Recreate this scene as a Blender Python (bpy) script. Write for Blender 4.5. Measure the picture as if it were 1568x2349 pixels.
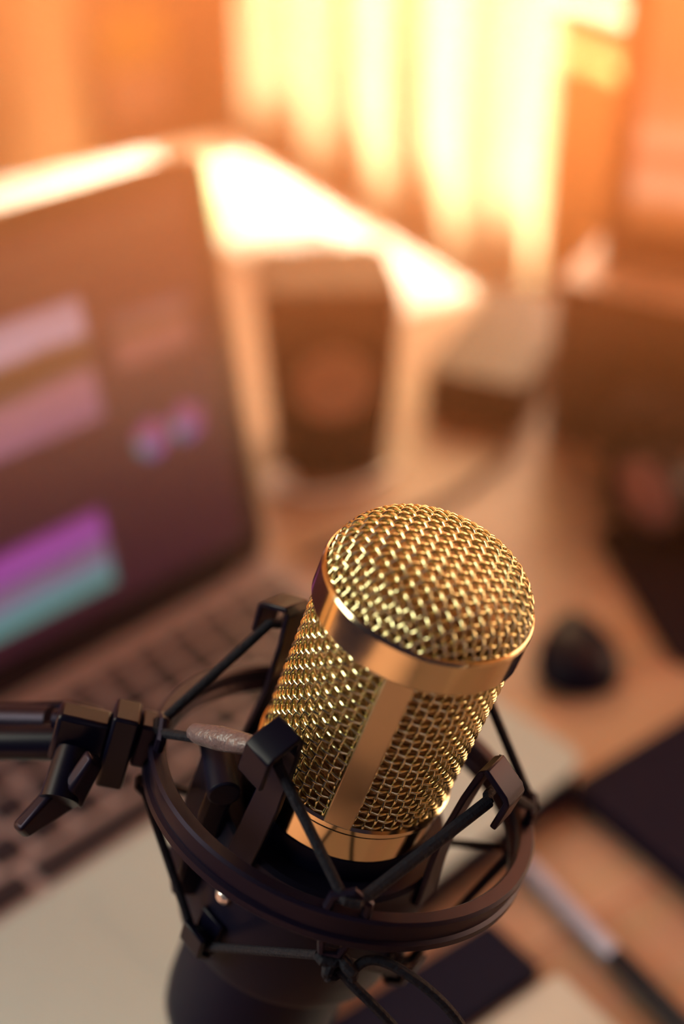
import bpy, math, random
from mathutils import Vector, Matrix
random.seed(7)
for o in list(bpy.data.objects): bpy.data.objects.remove(o)
S = bpy.context.scene
COL = S.collection
PI = math.pi
V = Vector

# ------------------------------------------------------------------ camera
PITCH = math.radians(34)
CAM = V((0, 0, 1.186))
cd = bpy.data.cameras.new('camera'); cam = bpy.data.objects.new('camera', cd); COL.objects.link(cam)
cam.location = CAM; cam.rotation_euler = (PI/2 - PITCH, 0, 0)
cd.sensor_fit = 'VERTICAL'; cd.sensor_height = 35.95; cd.lens = 50; cd.clip_start = .02
cd.dof.use_dof = True; cd.dof.focus_distance = .325; cd.dof.aperture_fstop = 3.6
S.camera = cam
S.view_settings.view_transform = 'Standard'; S.view_settings.look = 'None'
S.view_settings.gamma = 1; S.view_settings.exposure = 0.0; S.view_settings.use_curve_mapping = False
S.cycles.use_denoising = True
S.cycles.max_bounces = 7; S.cycles.diffuse_bounces = 3; S.cycles.glossy_bounces = 4
S.cycles.use_light_tree = False; S.cycles.volume_bounces = 0; S.cycles.transparent_max_bounces = 8
S.cycles.sample_clamp_indirect = 4; S.cycles.caustics_reflective = False; S.cycles.caustics_refractive = False
S.cycles.volume_step_rate = 3.0; S.cycles.volume_max_steps = 64

# ------------------------------------------------------------------ room frame (desk corner, window-wall normal u, wall direction v)
CN = V((-.11, 1.25, 0)); VU = V((.839, .545, 0)); VV = V((.545, -.839, 0))
YAW = math.atan2(VU.y, VU.x)
DESK = .75
def room(u, v, z=0): return CN + VU*u + VV*v + V((0, 0, z))

# ------------------------------------------------------------------ light
def look(o, target): o.rotation_euler = (V(target) - o.location).to_track_quat('-Z', 'Y').to_euler()
def area(name, loc, target, sx, sy, power, color, spread=180):
    l = bpy.data.lights.new(name, 'AREA'); l.shape = 'RECTANGLE'; l.size = sx; l.size_y = sy
    l.energy = power; l.color = color; l.spread = math.radians(spread)
    o = bpy.data.objects.new(name, l); COL.objects.link(o); o.location = loc; look(o, target); return o
W = bpy.data.worlds.new('world'); S.world = W; W.use_nodes = True
W.node_tree.nodes['Background'].inputs[0].default_value = (.42, .30, .55, 1)
W.node_tree.nodes['Background'].inputs[1].default_value = .07
sun = bpy.data.lights.new('sun', 'SUN'); sun.energy = 56; sun.angle = math.radians(12.0); sun.color = (1, .86, .62)
so = bpy.data.objects.new('sun', sun); COL.objects.link(so)
SUND = (VU*1 + VV*1 + V((0, 0, 1.57))).normalized()
so.rotation_euler = (-SUND).to_track_quat('-Z', 'Y').to_euler()
area('window_light', room(.55, .45, 1.30), room(-.4, .75, .95), 2.2, .95, 84, (1, .66, .42))
area('haze_beam', V((1.45, .70, 1.27)), V((0, .57, 1.05)), .42, .16, 11.5, (1, .44, .17), 8)  # unseen lamp added to brighten the haze; no window stands there
area('room_light', V((-1.15, .15, 1.65)), V((0, .35, .95)), .6, .9, 21, (1, .98, .80))
area('back_light', V((.5, -1.1, 1.9)), V((0, .4, .8)), .9, .7, 1.6, (1, .74, .84))

# ------------------------------------------------------------------ materials
MATS = {}
def mat(name, base, rough=.5, metal=0, emit=None, es=0, spec=.5, coat=0, trans=0, bump=None, aniso=0, tint=(1, 1, 1)):
    m = bpy.data.materials.new(name); m.use_nodes = True; nt = m.node_tree
    b = nt.nodes['Principled BSDF']; b.inputs['Specular Tint'].default_value = (*tint, 1)
    b.inputs['Base Color'].default_value = (*base, 1); b.inputs['Roughness'].default_value = rough
    b.inputs['Metallic'].default_value = metal; b.inputs['Specular IOR Level'].default_value = spec
    b.inputs['Coat Weight'].default_value = coat; b.inputs['Transmission Weight'].default_value = trans
    b.inputs['Anisotropic'].default_value = aniso
    if emit: b.inputs['Emission Color'].default_value = (*emit, 1); b.inputs['Emission Strength'].default_value = es
    # gentle procedural variation so that no surface is perfectly uniform
    n = nt.nodes.new('ShaderNodeTexNoise'); n.inputs['Scale'].default_value = bump[0] if bump else 60
    tc = nt.nodes.new('ShaderNodeTexCoord'); nt.links.new(tc.outputs['Object'], n.inputs['Vector'])
    bp = nt.nodes.new('ShaderNodeBump'); bp.inputs['Strength'].default_value = bump[1] if bump else .04
    bp.inputs['Distance'].default_value = .001
    nt.links.new(n.outputs['Fac'], bp.inputs['Height']); nt.links.new(bp.outputs['Normal'], b.inputs['Normal'])
    MATS[name] = m; return m
GOLD = mat('gold_wire', (.88, .82, .46), .15, 1)
GOLDP = mat('gold_polished', (.66, .56, .34), .12, 1, aniso=.3)
GOLDS = mat('gold_satin', (.46, .36, .22), .42, 1)
GOLDI = mat('gold_inner', (.36, .21, .09), .38, 1)
BLK = mat('black_plastic', (.004, .004, .013), .44, spec=.12)
BLKS = mat('black_satin', (.002, .002, .009), .34, spec=.16)
BLKB = mat('black_body', (.002, .003, .014), .45, spec=.08)
MOUNT = mat('mount_plastic', (.004, .003, .009), .38, spec=.22, tint=(.62, .52, .80))
CORD = mat('cord', (.005, .006, .012), .75, spec=.2, bump=(900, .5))
TAPE = mat('tape', (.11, .08, .09), .4, bump=(420, 1.0))
ALU = mat('laptop_deck', (.24, .19, .20), .5, 0)
PALM = mat('laptop_palm', (.31, .37, .38), .6, 0, spec=.2)
KEY = mat('key', (.010, .008, .014), .5, spec=.3)
BEZ = mat('bezel', (.010, .008, .012), .28)
SPK = mat('speaker_black', (.02, .012, .012), .5, spec=.25)
CONE = mat('speaker_cone', (.48, .27, .18), .55)
WHITE = mat('white_gloss', (.82, .80, .76), .3)
PAPER = mat('paper', (.42, .44, .42), .7)
GREENP = mat('green_paper', (.42, .62, .38), .7)
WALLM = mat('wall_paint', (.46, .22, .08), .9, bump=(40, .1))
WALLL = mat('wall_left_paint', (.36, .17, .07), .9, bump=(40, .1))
FLOORM = mat('floor_wood', (.10, .05, .035), .6)
FRAMEM = mat('window_frame', (.7, .6, .5), .5)
LEGM = mat('steel', (.1, .1, .1), .4, .8)
BLUE = mat('blue_pen', (.30, .30, .42), .25, .2)
SILV = mat('silver', (.62, .56, .54), .3, .8)
BLKN = mat('black_cover', (.006, .005, .016), .7, spec=.05)
MATP = mat('mat_fabric', (.012, .008, .012), .9, spec=.05)
GLASS = mat('glass', (1, 1, 1), .0, 0, trans=1)

def wire_bump(m, s):            # the fine second mesh behind the outer one
    nt = m.node_tree; b = nt.nodes['Principled BSDF']; tc = nt.nodes.new('ShaderNodeTexCoord')
    mx = nt.nodes.new('ShaderNodeMath'); mx.operation = 'MAXIMUM'; prev = []
    for d in ('DIAGONAL', 'Z'):
        w = nt.nodes.new('ShaderNodeTexWave'); w.bands_direction = d; w.inputs['Scale'].default_value = s
        nt.links.new(tc.outputs['Object'], w.inputs['Vector']); prev.append(w)
    nt.links.new(prev[0].outputs['Fac'], mx.inputs[0]); nt.links.new(prev[1].outputs['Fac'], mx.inputs[1])
    bp = nt.nodes.new('ShaderNodeBump'); bp.inputs['Distance'].default_value = .0006; bp.inputs['Strength'].default_value = 1
    nt.links.new(mx.outputs[0], bp.inputs['Height']); nt.links.new(bp.outputs['Normal'], b.inputs['Normal'])
wire_bump(GOLDI, 180)

def wood():
    m = bpy.data.materials.new('desk_wood'); m.use_nodes = True; nt = m.node_tree; b = nt.nodes['Principled BSDF']
    tc = nt.nodes.new('ShaderNodeTexCoord')
    br = nt.nodes.new('ShaderNodeTexBrick'); br.inputs['Scale'].default_value = 1
    br.inputs['Brick Width'].default_value = .34; br.inputs['Row Height'].default_value = .052
    br.inputs['Mortar Size'].default_value = .0006; br.inputs['Bias'].default_value = 0
    br.inputs['Color1'].default_value = (.38, .25, .175, 1); br.inputs['Color2'].default_value = (.27, .165, .115, 1)
    br.inputs['Mortar'].default_value = (.22, .11, .06, 1)
    nt.links.new(tc.outputs['Object'], br.inputs['Vector'])
    mp = nt.nodes.new('ShaderNodeMapping'); mp.inputs['Scale'].default_value = (6, 90, 6)
    nt.links.new(tc.outputs['Object'], mp.inputs['Vector'])
    n = nt.nodes.new('ShaderNodeTexNoise'); n.inputs['Scale'].default_value = 1.5; n.inputs['Detail'].default_value = 5
    nt.links.new(mp.outputs[0], n.inputs['Vector'])
    mix = nt.nodes.new('ShaderNodeMix'); mix.data_type = 'RGBA'; mix.blend_type = 'MULTIPLY'; mix.inputs['Factor'].default_value = .35
    nt.links.new(br.outputs['Color'], mix.inputs['A']); nt.links.new(n.outputs['Color'], mix.inputs['B'])
    nt.links.new(mix.outputs['Result'], b.inputs['Base Color'])
    b.inputs['Roughness'].default_value = .42
    return m
WOOD = wood()

def cloth():
    m = bpy.data.materials.new('curtain_cloth'); m.use_nodes = True; nt = m.node_tree; nt.nodes.clear()
    out = nt.nodes.new('ShaderNodeOutputMaterial'); mx = nt.nodes.new('ShaderNodeMixShader'); mx.inputs[0].default_value = .6
    d = nt.nodes.new('ShaderNodeBsdfDiffuse'); t = nt.nodes.new('ShaderNodeBsdfTranslucent')
    d.inputs[0].default_value = (.92, .76, .52, 1); t.inputs[0].default_value = (.95, .80, .54, 1)
    w = nt.nodes.new('ShaderNodeTexWave'); w.inputs['Scale'].default_value = 400
    bp = nt.nodes.new('ShaderNodeBump'); bp.inputs['Distance'].default_value = .0005; nt.links.new(w.outputs['Fac'], bp.inputs['Height'])
    nt.links.new(bp.outputs[0], d.inputs['Normal'])
    nt.links.new(d.outputs[0], mx.inputs[1]); nt.links.new(t.outputs[0], mx.inputs[2]); nt.links.new(mx.outputs[0], out.inputs[0])
    return m
CLOTH = cloth()

def screen_mat(name, stops, direction='Y', es=1.0, noise=0.0, nscale=30):
    m = bpy.data.materials.new(name); m.use_nodes = True; nt = m.node_tree; b = nt.nodes['Principled BSDF']
    b.inputs['Base Color'].default_value = (.01, .01, .01, 1); b.inputs['Roughness'].default_value = .35
    tc = nt.nodes.new('ShaderNodeTexCoord'); sp = nt.nodes.new('ShaderNodeSeparateXYZ'); nt.links.new(tc.outputs['Generated'], sp.inputs[0])
    src = sp.outputs[direction]
    if noise:
        n = nt.nodes.new('ShaderNodeTexNoise'); n.inputs['Scale'].default_value = nscale; nt.links.new(tc.outputs['Object'], n.inputs['Vector'])
        a = nt.nodes.new('ShaderNodeMath'); a.operation = 'MULTIPLY_ADD'; a.inputs[1].default_value = noise
        nt.links.new(n.outputs['Fac'], a.inputs[0]); nt.links.new(src, a.inputs[2]); 
        a2 = nt.nodes.new('ShaderNodeMath'); a2.operation = 'SUBTRACT'; a2.inputs[1].default_value = noise/2
        nt.links.new(a.outputs[0], a2.inputs[0]); src = a2.outputs[0]
    r = nt.nodes.new('ShaderNodeValToRGB'); e = r.color_ramp.elements
    e[0].position = stops[0][0]; e[0].color = (*stops[0][1], 1); e[1].position = stops[-1][0]; e[1].color = (*stops[-1][1], 1)
    for p, c in stops[1:-1]: q = e.new(p); q.color = (*c, 1)
    nt.links.new(src, r.inputs[0]); nt.links.new(r.outputs[0], b.inputs['Emission Color']); b.inputs['Emission Strength'].default_value = es
    return m

# ------------------------------------------------------------------ mesh helpers
class MB:
    def __init__(s): s.v = []; s.f = []
    def add(s, vs, fs):
        n = len(s.v); s.v += [V(p) for p in vs]; s.f += [tuple(i+n for i in f) for f in fs]; return s
    def box(s, c, sz, ax=None):                # centre, full sizes, axes
        X, Y, Z = ax or (V((1, 0, 0)), V((0, 1, 0)), V((0, 0, 1)))
        c = V(c); p = [c + X*(sz[0]/2*i) + Y*(sz[1]/2*j) + Z*(sz[2]/2*k) for i in (-1, 1) for j in (-1, 1) for k in (-1, 1)]
        return s.add(p, [(0, 1, 3, 2), (4, 6, 7, 5), (0, 4, 5, 1), (2, 3, 7, 6), (0, 2, 6, 4), (1, 5, 7, 3)])
    def loops(s, rings, closed=False, caps=True):
        n = len(s.v); k = len(rings[0])
        for r in rings: s.v += [V(p) for p in r]
        R = len(rings)
        for i in range(R if closed else R-1):
            a = n+i*k; b = n+((i+1) % R)*k
            for j in range(k): s.f.append((a+j, a+(j+1) % k, b+(j+1) % k, b+j))
        if caps and not closed:
            s.f.append(tuple(n+j for j in reversed(range(k)))); s.f.append(tuple(n+(R-1)*k+j for j in range(k)))
        return s
    def tube(s, pts, r, k=10, closed=False, prof=None):
        pts = [V(p) for p in pts]; N = len(pts); rings = []; nrm = None
        for i, p in enumerate(pts):
            a = pts[(i-1) % N] if (closed or i > 0) else p; b = pts[(i+1) % N] if (closed or i < N-1) else p
            t = (b-a).normalized()
            if nrm is None:
                nrm = t.orthogonal().normalized()
            nrm = (nrm - t*nrm.dot(t)).normalized(); bi = t.cross(nrm)
            rr = r[i] if isinstance(r, (list, tuple)) else r
            rings.append([p + (nrm*math.cos(2*PI*j/k) + bi*math.sin(2*PI*j/k))*rr for j in range(k)])
        return s.loops(rings, closed)
    def lathe(s, prof, O, A, k=48, closed=False, caps=True):   # prof: (r, height along A)
        A = V(A).normalized(); X = A.orthogonal().normalized(); Y = A.cross(X); O = V(O)
        return s.loops([[O + A*h + (X*math.cos(2*PI*j/k) + Y*math.sin(2*PI*j/k))*r for j in range(k)] for r, h in prof], closed, caps)
    def sweep(s, frames, prof):               # frames: (point, X, Y); prof: (x, y)
        return s.loops([[p + X*a + Y*b for a, b in prof] for p, X, Y in frames])
    def prism(s, outline, z0, z1, ins=0):
        n = len(outline); c = V((sum(p[0] for p in outline)/n, sum(p[1] for p in outline)/n))
        def q(f): return [V((c.x+(p[0]-c.x)*f, c.y+(p[1]-c.y)*f)) for p in outline]
        r = [[(p.x, p.y, z0) for p in q(1)], [(p.x, p.y, z1-ins) for p in q(1)]]
        if ins: r.append([(p.x, p.y, z1) for p in q(1-ins*12)])
        return s.loops(r)
    def build(s, name, m, parent=None, smooth=True, bevel=0, seg=2, angle=30):
        me = bpy.data.meshes.new(name); 
        inv = Matrix.Identity(4)
        if parent is not None:
            inv = parent.matrix_basis.inverted() if parent.parent is None else (parent.parent.matrix_basis @ parent.matrix_basis).inverted()
        me.from_pydata([inv @ p for p in s.v], [], s.f); me.update()
        import bmesh
        bm = bmesh.new(); bm.from_mesh(me); bmesh.ops.recalc_face_normals(bm, faces=bm.faces); bm.to_mesh(me); bm.free()
        me.materials.append(m)
        o = bpy.data.objects.new(name, me); COL.objects.link(o)
        if parent is not None: o.parent = parent
        if smooth:
            for p in me.polygons: p.use_smooth = True
            try: me.set_sharp_from_angle(angle=math.radians(angle))
            except Exception: pass
        if bevel:
            b = o.modifiers.new('bevel', 'BEVEL'); b.width = bevel; b.segments = seg; b.limit_method = 'ANGLE'
        return o
def thing(name, label, cat, loc=(0, 0, 0), rot=None, group=None):
    o = bpy.data.objects.new(name, None); COL.objects.link(o); o.empty_display_size = .02
    o.matrix_basis = Matrix.Translation(V(loc)) @ (rot.to_4x4() if rot else Matrix.Identity(4))
    o['label'] = label; o['category'] = cat
    if group: o['group'] = group
    return o
def tag(o, label, cat, group=None, kind=None):
    if label: o['label'] = label
    if cat: o['category'] = cat
    if group: o['group'] = group
    if kind: o['kind'] = kind
    return o
def struct(o): o['kind'] = 'structure'; return o
def AX(d):                                     # horizontal axes for a direction
    X = V((d[0], d[1], 0)).normalized(); return X, V((-X.y, X.x, 0)), V((0, 0, 1))
def rounded(w, d, r, n=5):
    o = []
    for cx, cy, a0 in ((w/2-r, d/2-r, 0), (-w/2+r, d/2-r, 90), (-w/2+r, -d/2+r, 180), (w/2-r, -d/2+r, 270)):
        for i in range(n+1):
            a = math.radians(a0+90*i/n); o.append((cx+r*math.cos(a), cy+r*math.sin(a)))
    return o
def slab(c, w, d, h, X, r=.004, z0=DESK, ch=.0):
    ax = AX(X); m = MB(); rings = []
    for z, i in ((z0, 0), (z0+h-ch, 0)) + (((z0+h, ch),) if ch else ()):
        rings.append([V((c[0], c[1], 0)) + ax[0]*a + ax[1]*b + V((0, 0, z)) for a, b in rounded(w-2*i, d-2*i, max(r-i, .0003))])
    return m.loops(rings)

# ------------------------------------------------------------------ room shell
RA = (VU, VV, V((0, 0, 1)))
struct(MB().box(room(-.6, 1.9, -.02), (3.6, 5.4, .04), RA).build('floor', FLOORM, smooth=False))
wb = MB()
ZS, ZT = .80, 1.80                            # window sill and head
wb.box(room(.36, 1.9, ZS/2), (.12, 5.2, ZS), RA)
wb.box(room(.36, 1.9, (ZT+2.8)/2), (.12, 5.2, 2.8-ZT), RA)
wb.box(room(.36, 1.225, (1.40+ZT)/2), (.12, 1.15, ZT-1.40), RA)  # lowered window head out of view, shaped to trim the sun patch
wb.box(room(.36, -.50, (ZS+ZT)/2), (.12, .40, ZT-ZS), RA)
wb.box(room(.36, 3.1, (ZS+ZT)/2), (.12, 2.8, ZT-ZS), RA)
struct(wb.build('wall_back', WALLM, smooth=False))
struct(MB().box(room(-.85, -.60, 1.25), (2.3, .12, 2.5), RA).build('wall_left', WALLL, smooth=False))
win = struct(bpy.data.objects.new('window_1', None)); COL.objects.link(win)
f = MB()
for v0 in (-.28, .78, 1.68): f.box(room(.37, v0, (ZS+ZT)/2), (.04, .035, ZT-ZS), RA)
for z0 in (ZS+.015, ZT-.015): f.box(room(.37, .70, z0), (.04, 1.99, .03), RA)
f.build('window_frame', FRAMEM, win, smooth=False, bevel=.003)

# curtain: pleated cloth hanging in front of the left part of the window
def curtain():
    m = MB(); n = 150; rows = 26; s0, s1 = -.34, .215
    for k in range(rows+1):
        z = .02 + (1.62-.02)*k/rows
        for i in range(n+1):
            t = i/n; s = s0+(s1-s0)*t
            a = .011*math.sin(2*PI*(t*4.3+.42+.05*math.sin(z*3))) + .0030*math.sin(2*PI*(t*9.7+.2)+z)
            m.v.append(room(.215+a, s+.004*math.sin(z*5+t*20), z))
    for k in range(rows):
        for i in range(n):
            a = k*(n+1)+i; m.f.append((a, a+1, a+n+2, a+n+1))
    return m
co = curtain().build('curtain', CLOTH)
tag(co, 'long pleated cream curtain glowing with sunlight at the window behind the desk', 'curtain')
pr = thing('wall_print', 'small orange and pale pink print hanging on the left wall', 'picture', room(.17, -.535, .65))
MB().box(room(.17, -.532, .65), (.105, .012, .165), RA).build('frame', mat('print_edge', (.45, .2, .08), .6), pr, bevel=.002)
MB().box(room(.17, -.5245, .69), (.09, .003, .070), RA).build('orange_field', mat('print_orange', (.95, .50, .06), .6), pr)
MB().box(room(.17, -.5245, .617), (.09, .003, .070), RA).build('pale_field', mat('print_pale', (.85, .45, .30), .6), pr)

# ------------------------------------------------------------------ desk
desk = thing('desk', 'orange-brown wooden desk with joined boards under the laptop and speaker', 'desk', room(-.47, .8, 0), Matrix.Rotation(YAW, 3, 'Z'))
out = [(0, 0), (0, .62), (.14, .62), (.14, 1.7), (-.64, 1.7), (-.64, 0)]
m = MB(); m.loops([[room(a, b, z) for a, b in out] for z in (DESK-.03, DESK)]); m.build('tabletop', WOOD, desk, smooth=False, bevel=.003)
for a, b in ((-.06, .06), (-.58, .06), (-.58, 1.64), (.08, 1.64)):
    MB().box(room(a, b, (DESK-.03)/2), (.05, .05, DESK-.03), RA).build('leg', LEGM, desk, smooth=False, bevel=.003)

# ------------------------------------------------------------------ laptop
LH = V((-.7247, -.689, 0)); LW = V((.689, -.7247, 0)); UP = V((0, 0, 1))
H1 = V((-.04, .5757, DESK))
lap = thing('laptop', 'open laptop with dark video editing screen and black keys on the desk', 'laptop', H1)
def lp(h, w, z): return H1 + LH*h + LW*w + UP*z
def lslab(h0, h1, w0, w1, z0, z1, r=.004, ch=0):
    c = lp((h0+h1)/2, (w0+w1)/2, 0); return slab(c, h1-h0, w1-w0, z1-z0, LH, r, DESK+z0, ch)
lslab(-.006, .300, -.004, .2015, .002, .0188, .012, .001).build('base', BLKS, lap)
lslab(-.0055, .2995, -.003, .1060, .0188, .0200, .006, .0003).build('keyboard_deck', ALU, lap)
lslab(-.0055, .2995, .1062, .2010, .0188, .0200, .010, .0003).build('palm_rest', PALM, lap)
lslab(.105, .19, .118, .178, .0200, .0203, .004).build('touchpad', PALM, lap)
rows = [(.0245, .010, 15, .0185), (.0410, .0145, 15, .0185), (.0595, .0145, 15, .0185), (.0780, .0145, 15, .0185)]
for ri, (wc, kd, n, p) in enumerate(rows):
    for i in range(n):
        hc = .0135 + i*p + (0, .0045, .009, .0)[ri]*.5
        lslab(hc-.0070, hc+.0070, wc-kd/2, wc+kd/2, .0200, .0216, .0025, .0004).build('key', KEY, lap)
for h0, h1 in ((.0065, .0205), (.0250, .0390), (.0435, .0575), (.0620, .0900), (.0945, .196), (.2005, .2190), (.2235, .2420), (.2465, .2740)):
    lslab(h0, h1, .0903, .1033, .0200, .0216, .0025, .0004).build('key', KEY, lap)
LA = math.radians(10)
LU = -LW*math.sin(LA) + UP*math.cos(LA); LN = LW*math.cos(LA) + UP*math.sin(LA)
HS = H1 + UP*.025
def sp(h, l, n=0): return HS + LH*h + LU*l + LN*n
def panel(pts, n0, n1):
    return MB().loops([[sp(a, b, n) for a, b in pts] for n in (n0, n1)])
def rrect(h0, h1, l0, l1, r):
    return [((h0+h1)/2+a, (l0+l1)/2+b) for a, b in rounded(h1-h0, l1-l0, r)]
lid = panel(rrect(-.004, .298, -.004, .197, .010), -.006, 0).build('lid', BEZ, lap, bevel=.0008)
MB().tube([lp(.02, -.002, .0205), lp(.28, -.002, .0205)], .0048, 12).build('hinge', BLK, lap)
def rect(h0, h1, l0, l1): return [(h0, l0), (h1, l0), (h1, l1), (h0, l1)]
scr = panel(rect(.008, .286, .012, .187), 0, .0006).build('screen', mat('lcd', (.012, .010, .014), .30, emit=(.10, .016, .04), es=.35), lap)  # emission also carries the purple-red veil over the dark screen
def disp(name, r, m): return panel(r, .0006, .0009).build(name, m, scr, smooth=False)
pv = screen_mat('preview_emit', [(0, (.30, .12, .22)), (.36, (.42, .17, .22)), (.44, (.10, .05, .03)), (.66, (.12, .05, .02)), (.74, (.60, .42, .55)), (1, (.42, .28, .36))], 'Z', .75, .12, 45)
disp('preview_window', rect(.0725, .185, .1000, .1545), pv)
disp('source_window', rect(.020, .0590, .1165, .1400), screen_mat('source_emit', [(0, (.34, .12, .11)), (.5, (.36, .12, .11)), (.6, (.12, .05, .02)), (1, (.28, .12, .16))], 'Z', .7, .3, 60))
disp('timeline_panel', rect(.084, .286, .0225, .0440), screen_mat('time_emit', [(0, (.10, .26, .22)), (.4, (.11, .22, .25)), (.7, (.22, .14, .24)), (1, (.20, .09, .17))], 'Z', .9, .25, 90))
disp('audio_track', rect(.084, .286, .0455, .0600), screen_mat('audio_emit', [(0, (.30, .07, .32)), (.5, (.34, .06, .34)), (1, (.20, .02, .16))], 'Z', .9, .15, 120))
disp('menu_bar', rect(.015, .20, .1745, .1775), screen_mat('menu_emit', [(0, (.20, .08, .06)), (1, (.05, .02, .02))], 'Z', .7, 1.5, 260))
disp('tab_bar', rect(.030, .20, .1640, .1665), screen_mat('tab_emit', [(0, (.16, .07, .05)), (1, (.04, .02, .02))], 'Z', .7, 1.5, 260))
def wheel(h, l, r):
    m = MB(); k = 24
    m.loops([[sp(h+r*math.cos(2*PI*j/k), l+r*math.sin(2*PI*j/k), n) for j in range(k)] for n in (.0006, .0009)])
    w = m.build('color_wheel', None or WHEEL, scr, smooth=False)
WHEEL = bpy.data.materials.new('wheel'); WHEEL.use_nodes = True
nt = WHEEL.node_tree; b = nt.nodes['Principled BSDF']; tc = nt.nodes.new('ShaderNodeTexCoord')
sb = nt.nodes.new('ShaderNodeVectorMath'); sb.operation = 'SUBTRACT'; sb.inputs[1].default_value = (.5, .5, .5); nt.links.new(tc.outputs['Generated'], sb.inputs[0])
cx = nt.nodes.new('ShaderNodeSeparateXYZ'); nt.links.new(sb.outputs[0], cx.inputs[0])
at = nt.nodes.new('ShaderNodeMath'); at.operation = 'ARCTAN2'; nt.links.new(cx.outputs['Z'], at.inputs[0]); nt.links.new(cx.outputs['X'], at.inputs[1])
dv = nt.nodes.new('ShaderNodeMath'); dv.operation = 'MULTIPLY_ADD'; dv.inputs[1].default_value = 1/(2*PI); dv.inputs[2].default_value = .95; nt.links.new(at.outputs[0], dv.inputs[0])
hs = nt.nodes.new('ShaderNodeCombineColor'); hs.mode = 'HSV'; hs.inputs[1].default_value = .75; hs.inputs[2].default_value = .45
nt.links.new(dv.outputs[0], hs.inputs[0]); nt.links.new(hs.outputs[0], b.inputs['Emission Color']); b.inputs['Emission Strength'].default_value = .6
b.inputs['Base Color'].default_value = (.01, .01, .01, 1)
wheel(.0505, .0807, .0088); wheel(.0304, .0816, .0088)

# ------------------------------------------------------------------ microphone frame
MO = V((.0196, .2533, .9951)); MA = V((.29357, -.03038, .95545)).normalized()
MR = V((0, 1, 0)).cross(MA).normalized(); MF = MR.cross(MA)
if MF.y > 0: MF = -MF
def L(a, r, deg):
    t = math.radians(deg); return MO + MA*a + (MR*math.cos(t) + MF*math.sin(t))*r
mic = thing('microphone', 'gold wire-mesh condenser microphone with black body, tilted in its shock mount', 'microphone', MO - MA*.165, Matrix((MR, MF, MA)).transposed() if MR.cross(MF).dot(MA) > 0 else Matrix((MF, MR, MA)).transposed())
def mlathe(prof, k=72, closed=False, caps=True): return MB().lathe(prof, MO, MA, k, closed, caps)
# black body
mlathe([(.0, -.172), (.012, -.172), (.0195, -.169), (.0230, -.162), (.0238, -.155), (.0238, -.0665), (.0225, -.0655), (0, -.0655)], caps=False).build('body', BLKB, mic)
mlathe([(.0208, -.0655), (.0240, -.0655), (.0240, -.0575), (.0244, -.0570), (.0247, -.0563), (.0247, -.0550), (.0240, -.0545), (.0208, -.0545)], closed=True).build('lower_band', GOLDP, mic, angle=12)
mlathe([(.0228, -.0090), (.0248, -.0090), (.0250, -.0086), (.0250, -.0006), (.0247, .0002), (.0242, .0004), (.0238, -.0002), (.0232, -.0012), (.0228, -.0012)], closed=True, k=96).build('top_band', GOLDP, mic, angle=12)
# inner fine mesh
def domeh(r, R, h, n=2.7): return h*(max(0, 1-(r/R)**n))**.5
ip = [(.0212, -.056), (.0212, -.003)] + [(.0210*math.sin(t), -.003+domeh(.0210*math.sin(t), .0212, .0105)) for t in [PI/2*(1-i/14) for i in range(15)]]
mlathe(ip, caps=False).build('inner_mesh', GOLDI, mic)
# woven side grille
WR = .00036; AMP = .00031
def weave_cyl(R, a0, a1, nrow, ncol):
    m = MB(); sub = 4; da = (a1-a0)/nrow
    for i in range(nrow):
        a = a0+(i+.5)*da; pts = []
        for j in range(ncol*sub):
            t = j/sub; r = R + AMP*math.cos(PI*(t+i))
            pts.append(L(a, r, 360*t/ncol))
        m.tube(pts, WR, 6, closed=True)
    for j in range(ncol):
        pts = []
        for i in range(nrow*sub+1):
            t = i/sub; r = R - AMP*math.cos(PI*(t-.5+j)); pts.append(L(a0+t*da, r, 360*j/ncol))
        m.tube(pts, WR, 6)
    return m
weave_cyl(.0236, -.0550, -.0088, 19, 62).build('side_grille', GOLD, mic, angle=180)
def weave_dome(R, h, p, ang):
    tab = [(0.0, 0.0, h)]                      # arc length, radius, height of the dome profile
    NN = 400
    for i in range(1, NN+1):
        rr = R*math.sin(PI/2*i/NN); zz = domeh(rr, R, h); q = tab[-1]
        tab.append((q[0]+math.hypot(rr-q[1], zz-q[2]), rr, zz))
    ST = tab[-1][0]
    def prof_at(sg):
        lo, hi = 0, NN
        while hi-lo > 1:
            md = (lo+hi)//2
            if tab[md][0] <= sg: lo = md
            else: hi = md
        A_, B_ = tab[lo], tab[hi]; t = min(1, max(0, (sg-A_[0])/(B_[0]-A_[0])))
        rr = A_[1]+(B_[1]-A_[1])*t; zz = A_[2]+(B_[2]-A_[2])*t
        dr, dz_ = B_[1]-A_[1], B_[2]-A_[2]; L_ = math.hypot(dr, dz_)
        return rr, zz, -dz_/L_, dr/L_
    m = MB(); c, s = math.cos(ang), math.sin(ang); sub = 4; n = int(ST/p)+1
    def P(x, y, off):
        sg = math.hypot(x, y); rr, zz, nr, nz = prof_at(min(sg, ST))
        ux, uy = (x/sg, y/sg) if sg > 1e-7 else (1, 0)
        rr += nr*off; zz += nz*off - .0007
        X, Y = ux*rr, uy*rr
        return MO + MR*(X*c-Y*s) + MF*(X*s+Y*c) + MA*zz
    for fam in (0, 1):
        for i in range(-n, n+1):
            o = (i+.5)*p
            if abs(o) > ST*.985: continue
            half = math.sqrt(ST*ST-o*o); K = max(6, int(2*half/p*sub)); pts = []
            for j in range(K+1):
                w = -half+2*half*j/K; off = AMP*1.1*math.cos(PI*(w/p - .5 + i + fam))
                pts.append(P(w, o, off) if fam == 0 else P(o, w, off))
            m.tube(pts, WR*1.08, 6)
    return m
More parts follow.
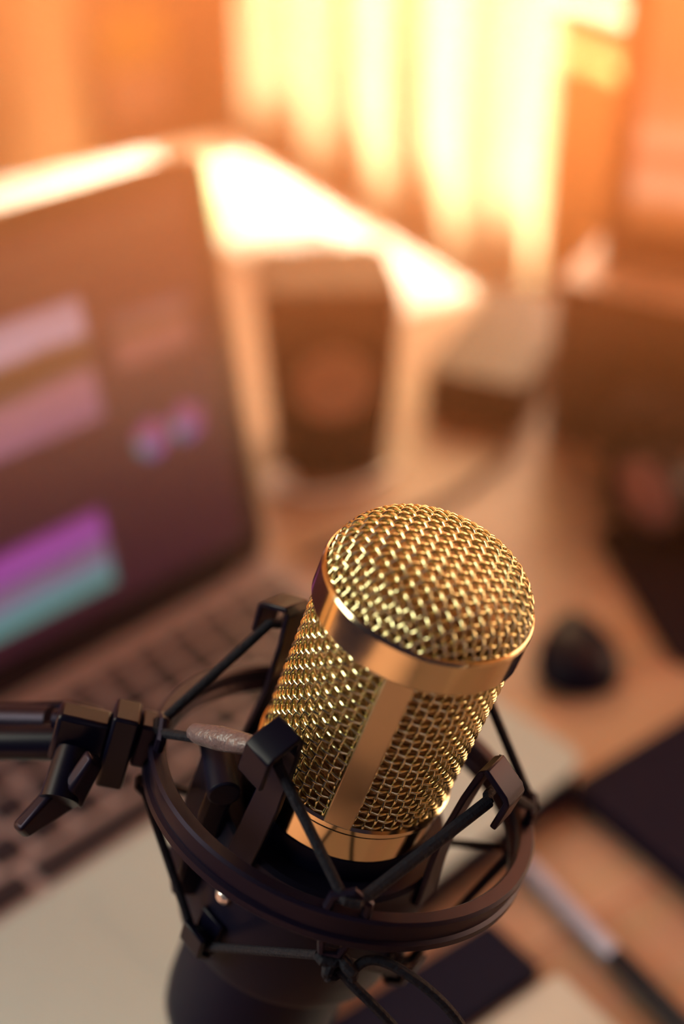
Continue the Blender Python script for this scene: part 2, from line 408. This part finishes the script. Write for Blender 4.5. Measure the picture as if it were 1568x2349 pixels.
weave_dome(.0236, .0125, .00245, math.radians(62)).build('dome_grille', GOLD, mic, angle=180)
# strips
for dg in (101, 281):
    fr = []
    for a in (-.0085, -.0550):
        fr.append((L(a, .0242, dg), MR*(-math.sin(math.radians(dg)))+MF*math.cos(math.radians(dg)), MR*math.cos(math.radians(dg))+MF*math.sin(math.radians(dg))))
    MB().sweep(fr, [(-.0033, -.0015), (.0033, -.0015), (.0033, .0005), (-.0033, .0005)]).build('strip', GOLDS, mic, bevel=.0003)

# ------------------------------------------------------------------ shock mount
sm = thing('shock_mount', 'black spider shock mount with elastic cords holding the gold microphone', 'microphone mount', L(-.067, 0, 0))
RN = (MA - MF*.148).normalized(); RX = (MR - RN*MR.dot(RN)).normalized(); RF = RN.cross(RX)
if RF.y > 0: RF = -RF
def RP(r, n, deg):
    t = math.radians(deg); return MO + MA*(-.067) + (RX*math.cos(t)+RF*math.sin(t))*r + RN*n
prof = [(.0452, .0030), (.0458, .0037), (.0488, .0037), (.0495, .0030), (.0495, .0020), (.0486, .0013), (.0486, -.0022), (.0495, -.0028), (.0495, -.0045), (.0488, -.0052), (.0460, -.0052), (.0452, -.0045), (.0452, -.0028), (.0459, -.0020), (.0459, .0012), (.0452, .0018)]
m = MB(); K = 120
m.loops([[RP(r, n, 360*j/K) for r, n in prof] for j in range(K)], closed=True); m.build('outer_ring', MOUNT, sm, angle=30)
def cup(a0, a1, ri, ro, k=60):
    return mlathe([(ri, a0), (ro, a0), (ro, a1), (ri, a1)], k, closed=True)
mlathe([(.0240, -.116), (.0300, -.116), (.0308, -.113), (.0308, -.0800), (.0300, -.0785), (.0296, -.0740), (.0285, -.0730), (.0240, -.0730)], closed=True).build('cradle', BLK, sm, angle=30)
Rv, Tv = (lambda t: (MR*math.cos(t)+MF*math.sin(t), MF*math.cos(t)-MR*math.sin(t)))(math.radians(168))
MB().box(MO+Rv*.0325+MA*(-.083), (.007, .014, .040), (Rv, Tv, MA)).build('clamp_ear', BLKS, sm, bevel=.0015, seg=3)
MB().lathe([(0, -.0085), (.0040, -.0085), (.0040, .0085), (0, .0085)], MO+Rv*.0325+MA*(-.0625), Tv, 20, caps=False).build('clamp_pin', BLK, sm, bevel=.0006)
def radial(dg): t = math.radians(dg); return MR*math.cos(t)+MF*math.sin(t), MF*math.cos(t)-MR*math.sin(t)
def strap(pts, dg, w=.008, th=.0016):      # pts: (r, a) path of a flat band in the radial plane
    Rv, Tv = radial(dg); fr = []
    P = [MO + Rv*r + MA*a for r, a in pts]
    for i, p in enumerate(P):
        a = P[max(0, i-1)]; b = P[min(len(P)-1, i+1)]; t = (b-a).normalized(); n = Tv.cross(t)
        fr.append((p, Tv, n))
    return MB().sweep(fr, [(-w/2, -th/2), (w/2, -th/2), (w/2, th/2), (-w/2, th/2)])
CL = (137, 35, -45, -137)
for dg in CL:
    a = strap([(.0310, -.080), (.0296, -.068), (.0286, -.056), (.0292, -.042), (.0302, -.0325), (.0310, -.0312), (.0376, -.0345), (.0386, -.0356), (.0382, -.0440)], dg).build('arm', MOUNT if dg == 35 else BLKS, sm, bevel=.0004)
    strap([(.0315, -.098), (.0320, -.1085), (.0330, -.1095), (.0365, -.1065), (.0370, -.1000)], dg, .0075).build('lower_clip', BLKS, sm, bevel=.0004)
    Rv, Tv = radial(dg)
    MB().lathe([(0, 0), (.0022, 0), (.0022, .0012), (.0012, .002), (0, .002)], MO+Rv*.0306+MA*(-.090)+Tv*0, Rv, 16, caps=False).build('screw', SILV if dg == 137 else BLK, sm)
HK = (92, -2, -90, 178)
for dg in HK:
    m = MB(); Rv, Tv = radial(dg)
    base = RP(.0473, .003, dg)
    m.tube([base-RN*.001-Tv*.0045, base+RN*.004-Tv*.004, base+RN*.006, base+RN*.004+Tv*.004, base-RN*.001+Tv*.0045], .0013, 8)
    m.tube([base-RN*.008-Tv*.003, base-RN*.012-Tv*.002, base-RN*.012+Tv*.002, base-RN*.008+Tv*.003], .0012, 8)
    m.build('cord_hook', MOUNT, sm)
CR = .00125
def cord(a, b, sag=0, r=CR, name='elastic_cord', extra=None):
    n = 8; pts = [a.lerp(b, i/n) for i in range(n+1)]
    return MB().tube(pts, r, 10).build(name, CORD, sm)
def clipP(dg, s, low=False):
    Rv, Tv = radial(dg)
    return (MO + Rv*.0345 + MA*(-.1045 if low else -.0385) + Tv*(s*.0030))
order = [137, 92, 35, -2, -45, -90, -137, 178]
for i in range(8):
    a, b = order[i], order[(i+1) % 8]
    s = -1
    def pt(d, other, low):
        sg = 1 if ((other-d+540) % 360-180) > 0 else -1
        if d in HK: 
            Rv, Tv = radial(d); return RP(.0473, (-.0105 if low else .0075), d) + Tv*(sg*.0022)
        return clipP(d, sg, low)
    cord(pt(a, b, False), pt(b, a, False), r=.0015 if {a, b} == {35, 92} else CR)
    cord(pt(a, b, True), pt(b, a, True), r=.0011)
for low in (0, 1):
    for d in HK:
        Rv, Tv = radial(d); c = RP(.0473, (-.0105 if low else .0075), d)
        MB().tube([c+Tv*.0024, c+Tv*.0014+Rv*.0013, c-Tv*.0014+Rv*.0013, c-Tv*.0024], CR, 8).build('cord_bend', CORD, sm)
    for d in CL:
        Rv, Tv = radial(d); c = clipP(d, 0, low)
        MB().tube([c+Tv*.0032, c+Tv*.0015-Rv*.0012, c-Tv*.0015-Rv*.0012, c-Tv*.0032], CR, 8).build('cord_bend', CORD, sm)
# taped splice on the front-left cord
p0 = RP(.0473, .0075, 178); p1 = clipP(137, 1)
q = [p0.lerp(p1, t) for t in (.30, .34, .45, .60, .75, .88, .95)]
tp = MB().tube(q, [.0013, .0023, .0026, .0029, .0027, .0024, .0020], 12).build('tape_wrap', TAPE, sm); tp['label'] = 'greyish wrinkled tape wrap'
# knot and tails of the cord below the front of the ring
kc = RP(.0480, -.0125, 88)
m = MB()
for ph in (0, 1.3):
    m.tube([kc + MR*(.0030*math.cos(t)) + MA*(.0022*math.sin(t)) + MF*(.0016*math.sin(2*t+ph)) for t in [2*PI*i/16 for i in range(16)]], .0013, 8, closed=True)
m.build('knot', CORD, sm)
def bez(P, n=20):
    out = []
    for i in range(n+1):
        t = i/n; Q = [V(p) for p in P]
        while len(Q) > 1: Q = [Q[j].lerp(Q[j+1], t) for j in range(len(Q)-1)]
        out.append(Q[0])
    return out
CF = V((0, math.cos(PITCH), -math.sin(PITCH))); CU = V((0, math.sin(PITCH), math.cos(PITCH))); CRI = V((1, 0, 0))
FP = 3267
def at(x, y, z): return CAM + (CF + CRI*((x-784)/FP) - CU*((y-1174.5)/FP))*z
KZ = (kc-CAM).dot(CF)
MB().tube(bez([kc, at(800, 2260, KZ), at(850, 2290, KZ), at(960, 2420, KZ+.005)]), .00125, 8).build('cord_tail', CORD, sm)
MB().tube(bez([kc+MR*.003, at(860, 2160, KZ), at(900, 2225, KZ), at(1030, 2270, KZ), at(1075, 2390, KZ+.005)]), .00125, 8).build('cord_tail', CORD, sm)

# bracket on the left of the ring
BZ = (RP(.05, 0, 180)-CAM).dot(CF)
BX = (MR*-1).normalized(); 
def br(r, n, f=0): return MO + MA*(-.067) - RX*r + RN*n + RF*f
bxa = (RX, RF, RN)
MB().box(br(.0500, .0015), (.0050, .0075, .0125), bxa).build('bracket', MOUNT, sm, bevel=.0008)
MB().box(br(.0560, -.001, .001), (.0065, .009, .021), bxa).build('bracket', BLKS, sm, bevel=.0008)
MB().box(br(.0655, -.001, .001), (.013, .007, .014), bxa).build('bracket', BLKS, sm, bevel=.0012)

# ------------------------------------------------------------------ boom arm with wing nut
ba = thing('boom_arm', 'black tubular boom arm end with wing nut beside the shock mount', 'microphone arm', at(-60, 1690, BZ+.01))
z = BZ+.002
MB().tube([at(243, 1668, z), at(225, 1664, z), at(180, 1655, z+.001), at(125, 1652, z+.002)], [.0036, .0036, .0033, .0028], 16).build('swivel', MOUNT, ba)
MB().tube([at(118, 1652, z+.006), at(-1800, 1610, z+.16)], .0036, 18).build('arm_tube', MOUNT, ba)
MB().tube([at(232, 1640, z+.010), at(150, 1626, z+.010), at(-100, 1640, z+.018)], [.0018, .0024, .0024], 12).build('arm_rod', MOUNT, ba)
MB().tube([at(212, 1712, z-.002), at(205, 1708, z-.002), at(180, 1702, z-.001), at(-1800, 1700, z+.15)], [.0012, .0034, .0046, .0046], 24).build('arm_tube', BLKS, ba)
wn = MB()
wn.tube([at(168, 1722, z-.006), at(135, 1838, z-.012)], [.0042, .0047], 20); wn.build('bolt_barrel', BLKS, ba)
def plate(a, b, c, d, th, nm):
    a, b, c, d = (V(x) for x in (a, b, c, d)); n = (b-a).cross(d-a).normalized()
    return MB().loops([[x - n*th/2 for x in (a, b, c, d)], [x + n*th/2 for x in (a, b, c, d)]]).build(nm, MOUNT, ba, bevel=.0012, seg=3)
plate(at(150, 1805, z-.014), at(205, 1728, z-.016), at(232, 1742, z-.010), at(180, 1850, z-.008), .0042, 'wing')
plate(at(120, 1800, z-.012), at(35, 1900, z-.016), at(50, 1918, z-.010), at(170, 1845, z-.006), .0042, 'wing')

# ------------------------------------------------------------------ speaker behind the laptop
SB = V((-.008, .712, DESK))
spk = thing('speaker', 'small dark desktop speaker with round driver behind the laptop', 'speaker', SB)
SX = V((1, .10, 0)).normalized(); SY = V((-SX.y, SX.x, 0))
def sv(x, y, zz): return SB + SX*x + SY*y + UP*zz
rings = []
for zz, w, d, sh in ((0, .058, .060, 0), (.006, .062, .062, 0), (.060, .071, .066, 0), (.105, .077, .066, .002), (.114, .072, .060, .002)):
    rings.append([sv(a, b+sh, zz) for a, b in rounded(w, d, .010)])
MB().loops(rings).build('cabinet', SPK, spk, angle=50)
cc = sv(0, -.0335, .062)
nrm = -SY
MB().lathe([(.0265, -.002), (.0265, .0022), (.0245, .0032), (.0225, .0022), (.0215, 0)], cc, nrm, 40, caps=False).build('driver_ring', SPK, spk)
MB().lathe([(.0218, .0015), (.0200, .0024), (.0100, .0000), (.0085, .0005), (0, .0035)], cc, nrm, 40, caps=False).build('driver_cone', CONE, spk)

# ------------------------------------------------------------------ boxes, monitor and camera on the right
dX = V((.925, -.38, 0)).normalized(); dY = V((.38, .925, 0)).normalized()
c = V((.049, .753, 0)) + dX*.031 + dY*.066
ai = thing('audio_interface', 'low black box with a sheen on top, left of the monitor', 'audio device', (c.x, c.y, DESK))
slab(c, .062, .130, .030, dX, .004, DESK+.001, .001).build('housing', SPK, ai)
for i in (-1, 0, 1):
    p = c + dX*(i*.018) - dY*.0652
    MB().lathe([(.005, 0), (.005, .004), (.004, .005), (0, .005)], V((p.x, p.y, DESK+.016)), -dY, 16, caps=False).build('knob', BLKS, ai)
bX = V((.88, -.475, 0)).normalized(); bY = V((.475, .88, 0)).normalized()
b0 = V((.119, .728, 0))
c = b0 + bX*.11 + bY*.045
bb = thing('subwoofer_box', 'tall black box carrying the monitor at the right edge', 'box', (c.x, c.y, DESK))
slab(c, .22, .09, .098, bX, .004, DESK+.001, .0015).build('housing', SPK, bb)
slab(c, .218, .088, .0012, bX, .004, DESK+.0991).build('top_glare', mat('top_glare_pale', (.55, .46, .40), .45), bb)['label'] = 'pale plate standing for window glare on the box top'  # window glare on the black box top, put into a pale plate
MB().lathe([(.030, 0), (.030, .002), (.027, .003), (.022, .001), (0, .001)], b0 + bX*.055 + V((0, 0, DESK+.05)) - bY*.0005, -bY, 36, caps=False).build('grille', BLKS, bb)
mc = b0 + bX*.012 + bY*.036; MZ = DESK+.1005
mo = thing('monitor', 'dark framed monitor on the black box by the curtain', 'monitor', (mc.x, mc.y, MZ))
mX = V((.93, -.36, 0)).normalized(); mY = V((.36, .93, 0)).normalized()
def mp(x, y, zz): return V((mc.x, mc.y, MZ)) + mX*x + mY*y + UP*zz
MB().box(mp(.15, .006, .115), (.30, .012, .23), (mX, mY, UP)).build('housing', SPK, mo, bevel=.002)
MB().box(mp(.15, -.0004, .123), (.274, .001, .196), (mX, mY, UP)).build('screen', screen_mat('monitor_emit', [(0, (.30, .10, .03)), (.055, (.35, .12, .04)), (.10, (.75, .42, .25)), (.17, (.60, .28, .16)), (.21, (.50, .18, .10)), (.26, (.80, .46, .28)), (.31, (.50, .22, .12)), (.45, (.42, .17, .07)), (1, (.55, .24, .08))], 'Z', 1.5, .05, 35), mo, smooth=False)

cc = V((.202, .640, 0)); kX = V((.9, -.43, 0)).normalized(); kY = V((.43, .9, 0)).normalized()
mt = slab(V((.243, .590, 0)), .20, .118, .003, V((.97, .20, 0)), .012, DESK+.0002).build('desk_mat', MATP)
tag(mt, 'dark desk mat under the camera at the right edge', 'mat')
cm = thing('photo_camera', 'black photo camera with round lens at the right edge of the desk', 'camera', (cc.x, cc.y, DESK+.0035))
slab(cc, .12, .045, .062, kX, .010, DESK+.0035, .003).build('camera_body', BLK, cm)
lc = cc - kX*.018 - kY*.022 + V((0, 0, DESK+.036)); ld = (-kY - kX*.45).normalized()
MB().lathe([(.0235, 0), (.0235, .020), (.0250, .021), (.0250, .030), (.0225, .031), (.0205, .027)], lc, ld, 40, caps=False).build('lens_barrel', BLKS, cm)
MB().lathe([(.0206, .0255), (.012, .0285), (0, .0295)], lc, ld, 32, caps=False).build('lens_glass', mat('lens', (.32, .14, .14), .3), cm)

# cable from the box to the front
pts = [V((.100, .715, DESK+.0022)), V((.092, .690, DESK+.0022)), V((.075, .665, DESK+.0022)), V((.045, .640, DESK+.0022)), V((.01, .622, DESK+.0022)), V((-.02, .600, DESK+.0022))]
tag(MB().tube(bez(pts, 24), .002, 8).build('cable', BLK), 'thin dark cable lying across the desk in front of the low black box', 'cable')

# ------------------------------------------------------------------ mouse
ms = thing('mouse', 'small black rounded computer mouse on the wooden desk right of the microphone', 'mouse', (.110, .520, DESK))
m = MB(); ring = []
N = 32
def mo_r(t):            # outline: narrow nose away from the viewer, broad tail near
    x = math.cos(t); y = math.sin(t)
    w = .0245*(1 - .50*((y+1)/2)**1.2); return x*w, y*.0265
for zz, fsc in ((0, .95), (.002, 1), (.008, .99), (.013, .90), (.0165, .74), (.019, .50), (.020, .22), (.0202, .02)):
    ring.append([V((.110 + mo_r(2*PI*j/N)[0]*fsc, .5190 + mo_r(2*PI*j/N)[1]*fsc - .001, DESK+.0005+zz)) for j in range(N)])
m.loops(ring).build('shell', BLK, ms, angle=60)
MB().tube([V((.1085, .531, DESK+.0185)), V((.1115, .531, DESK+.0185))], .0036, 14).build('scroll_wheel', BLKS, ms)

# ------------------------------------------------------------------ near right desk items
A0 = V((.0957, .4295, 0)); e1 = V((.797, .604, 0)); e2 = V((.604, -.797, 0))
c = A0 + e1*.085 + e2*.06
nb = thing('notebook', 'large black notebook lying at the right edge beside the pen', 'notebook', (c.x, c.y, DESK))
slab(c, .170, .120, .0035, e1, .004, DESK+.0002).build('cover', BLKN, nb)
slab(c + e1*.001, .165, .114, .004, e1, .003, DESK+.0038).build('pages', mat('dark_pages', (.03, .026, .036), .8), nb)
slab(c, .170, .120, .0012, e1, .004, DESK+.0079).build('cover', BLKN, nb)
P1 = V((.0559, .3619, 0)); e1 = V((-.80, -.60, 0)); e2 = V((.60, -.80, 0))
c = P1 + e1*.050 + e2*.0145
WAL = mat('wallet_cover', (.005, .006, .018), .7, spec=.05)
ph = thing('card_wallet', 'flat black case on the desk below the front of the ring', 'case', (c.x, c.y, DESK))
slab(c, .100, .029, .006, e1, .0025, DESK+.0003, .0006).build('shell', WAL, ph)
P2 = V((.0785, .3395, 0)); c = P2 + e1*.06 + V((.62, -.78, 0))*.05
pc = slab(c, .12, .10, .0012, e1, .003, DESK+.0003).build('paper_card', PAPER)
tag(pc, 'white paper card beside the flat black case at the bottom right', 'paper')
pn = thing('pen', 'silver-blue ballpoint pen with black grip lying on the desk boards', 'pen', (.1, .348, DESK))
a = V((.0731, .3901, DESK+.0045)); b = V((.1177, .3194, DESK+.0045)); dd = (b-a).normalized()
MB().tube([a, a+dd*.002, a+dd*.052], [.0030, .0036, .0036], 16).build('barrel', BLUE, pn)
MB().tube([a+dd*.052, a+dd*.055, a+dd*.105, a+dd*.125], [.0036, .0043, .0043, .0025], 16).build('grip', BLKS, pn)
MB().tube([a+dd*.125, a+dd*.138], [.0022, .0005], 12).build('tip', SILV, pn)
MB().tube([a-dd*.006, a+dd*.001], [.0018, .0020], 12).build('button', mat('pen_blue', (.12, .16, .5), .3), pn)

# ------------------------------------------------------------------ far desk items
gp = slab(V((-.113, 1.09, 0)), .16, .07, .0012, V((.20, .98, 0)), .002, DESK+.0017).build('desk_sheet', GREENP)
tag(gp, 'pale green sheet of paper behind the top corner of the laptop screen', 'paper')
GLAREP = mat('glare_white', (.82, .80, .74), .6)  # white for sheets added to stand for sun glare on the desk
for c_, a_, b_, n_ in ((room(-.062, .16), .20, .105, 'white sheet standing for sun glare on the desk edge behind the speaker'),
                       (room(-.058, .325), .12, .104, 'white sheet standing for sun glare on the desk edge beside the low black box'),
                       (room(-.235, .048), .075, .32, 'long white sheet standing for the bright strip of desk just above the laptop lid')):
    tag(slab(c_, a_, b_, .0012, VV, .002, DESK+.0003).build('desk_sheet', GLAREP), n_, 'paper')
du = thing('dish', 'round white dish shining behind the speaker', 'dish', (-.033, .985, DESK))
MB().lathe([(0, .001), (.014, .001), (.024, .009), (.028, .013), (.0285, .014), (.027, .0135), (.022, .009), (.013, .004), (0, .0035)], V((-.033, .985, DESK+.0016)), UP, 40, caps=False).build('bowl', WHITE, du)
ep = thing('earphone', 'small pale earphone lying between laptop and speaker', 'earphone', (-.034, .668, DESK))
MB().lathe([(0, 0), (.006, .0005), (.0085, .004), (.0075, .009), (.004, .012), (0, .0125)], V((-.034, .668, DESK+.0005)), UP, 24, caps=False).build('ear_bud', WHITE, ep)
MB().tube(bez([V((-.034, .668, DESK+.002)), V((-.02, .655, DESK+.002)), V((.01, .66, DESK+.002)), V((.03, .69, DESK+.002))]), .0016, 8).build('cord', WHITE, ep)

# ------------------------------------------------------------------ haze: scattering volume added to imitate the veil of window flare
hz = MB().box(room(-.36, .49, 1.14), (1.02, 2.02, .74), RA)
HZ = bpy.data.materials.new('haze'); HZ.use_nodes = True; nt = HZ.node_tree; nt.nodes.clear()
o_ = nt.nodes.new('ShaderNodeOutputMaterial'); vs = nt.nodes.new('ShaderNodeVolumeScatter')
vs.inputs['Color'].default_value = (1, .44, .18, 1); vs.inputs['Anisotropy'].default_value = .25
g = nt.nodes.new('ShaderNodeNewGeometry'); sx = nt.nodes.new('ShaderNodeSeparateXYZ'); nt.links.new(g.outputs['Position'], sx.inputs[0])
def mr(src, a, b, c, d, interp='SMOOTHSTEP'):
    n = nt.nodes.new('ShaderNodeMapRange'); n.interpolation_type = interp
    for i, x in enumerate((a, b, c, d)): n.inputs[i+1].default_value = x
    nt.links.new(src, n.inputs[0]); return n.outputs[0]
def mul(a, b):
    n = nt.nodes.new('ShaderNodeMath'); n.operation = 'MULTIPLY'
    nt.links.new(a, n.inputs[0])
    if isinstance(b, float): n.inputs[1].default_value = b
    else: nt.links.new(b, n.inputs[1])
    return n.outputs[0]
HAZE = 4.0
dz = mr(sx.outputs['Z'], .87, 1.04, 0, 1); dy = mul(mr(sx.outputs['Y'], .33, .40, 0, 1), mr(sx.outputs['Y'], .58, .80, 1, .12))
va = nt.nodes.new('ShaderNodeVolumeAbsorption'); va.inputs['Color'].default_value = vs.inputs['Color'].default_value
ad = nt.nodes.new('ShaderNodeAddShader'); dn = mul(mul(dz, dy), HAZE)
nt.links.new(dn, vs.inputs['Density']); nt.links.new(dn, va.inputs['Density'])
nt.links.new(vs.outputs[0], ad.inputs[0]); nt.links.new(va.outputs[0], ad.inputs[1]); nt.links.new(ad.outputs[0], o_.inputs['Volume'])
ho = hz.build('haze', HZ, smooth=False)
tag(ho, 'warm haze volume standing for the window flare above the far side of the desk', 'haze', kind='stuff')
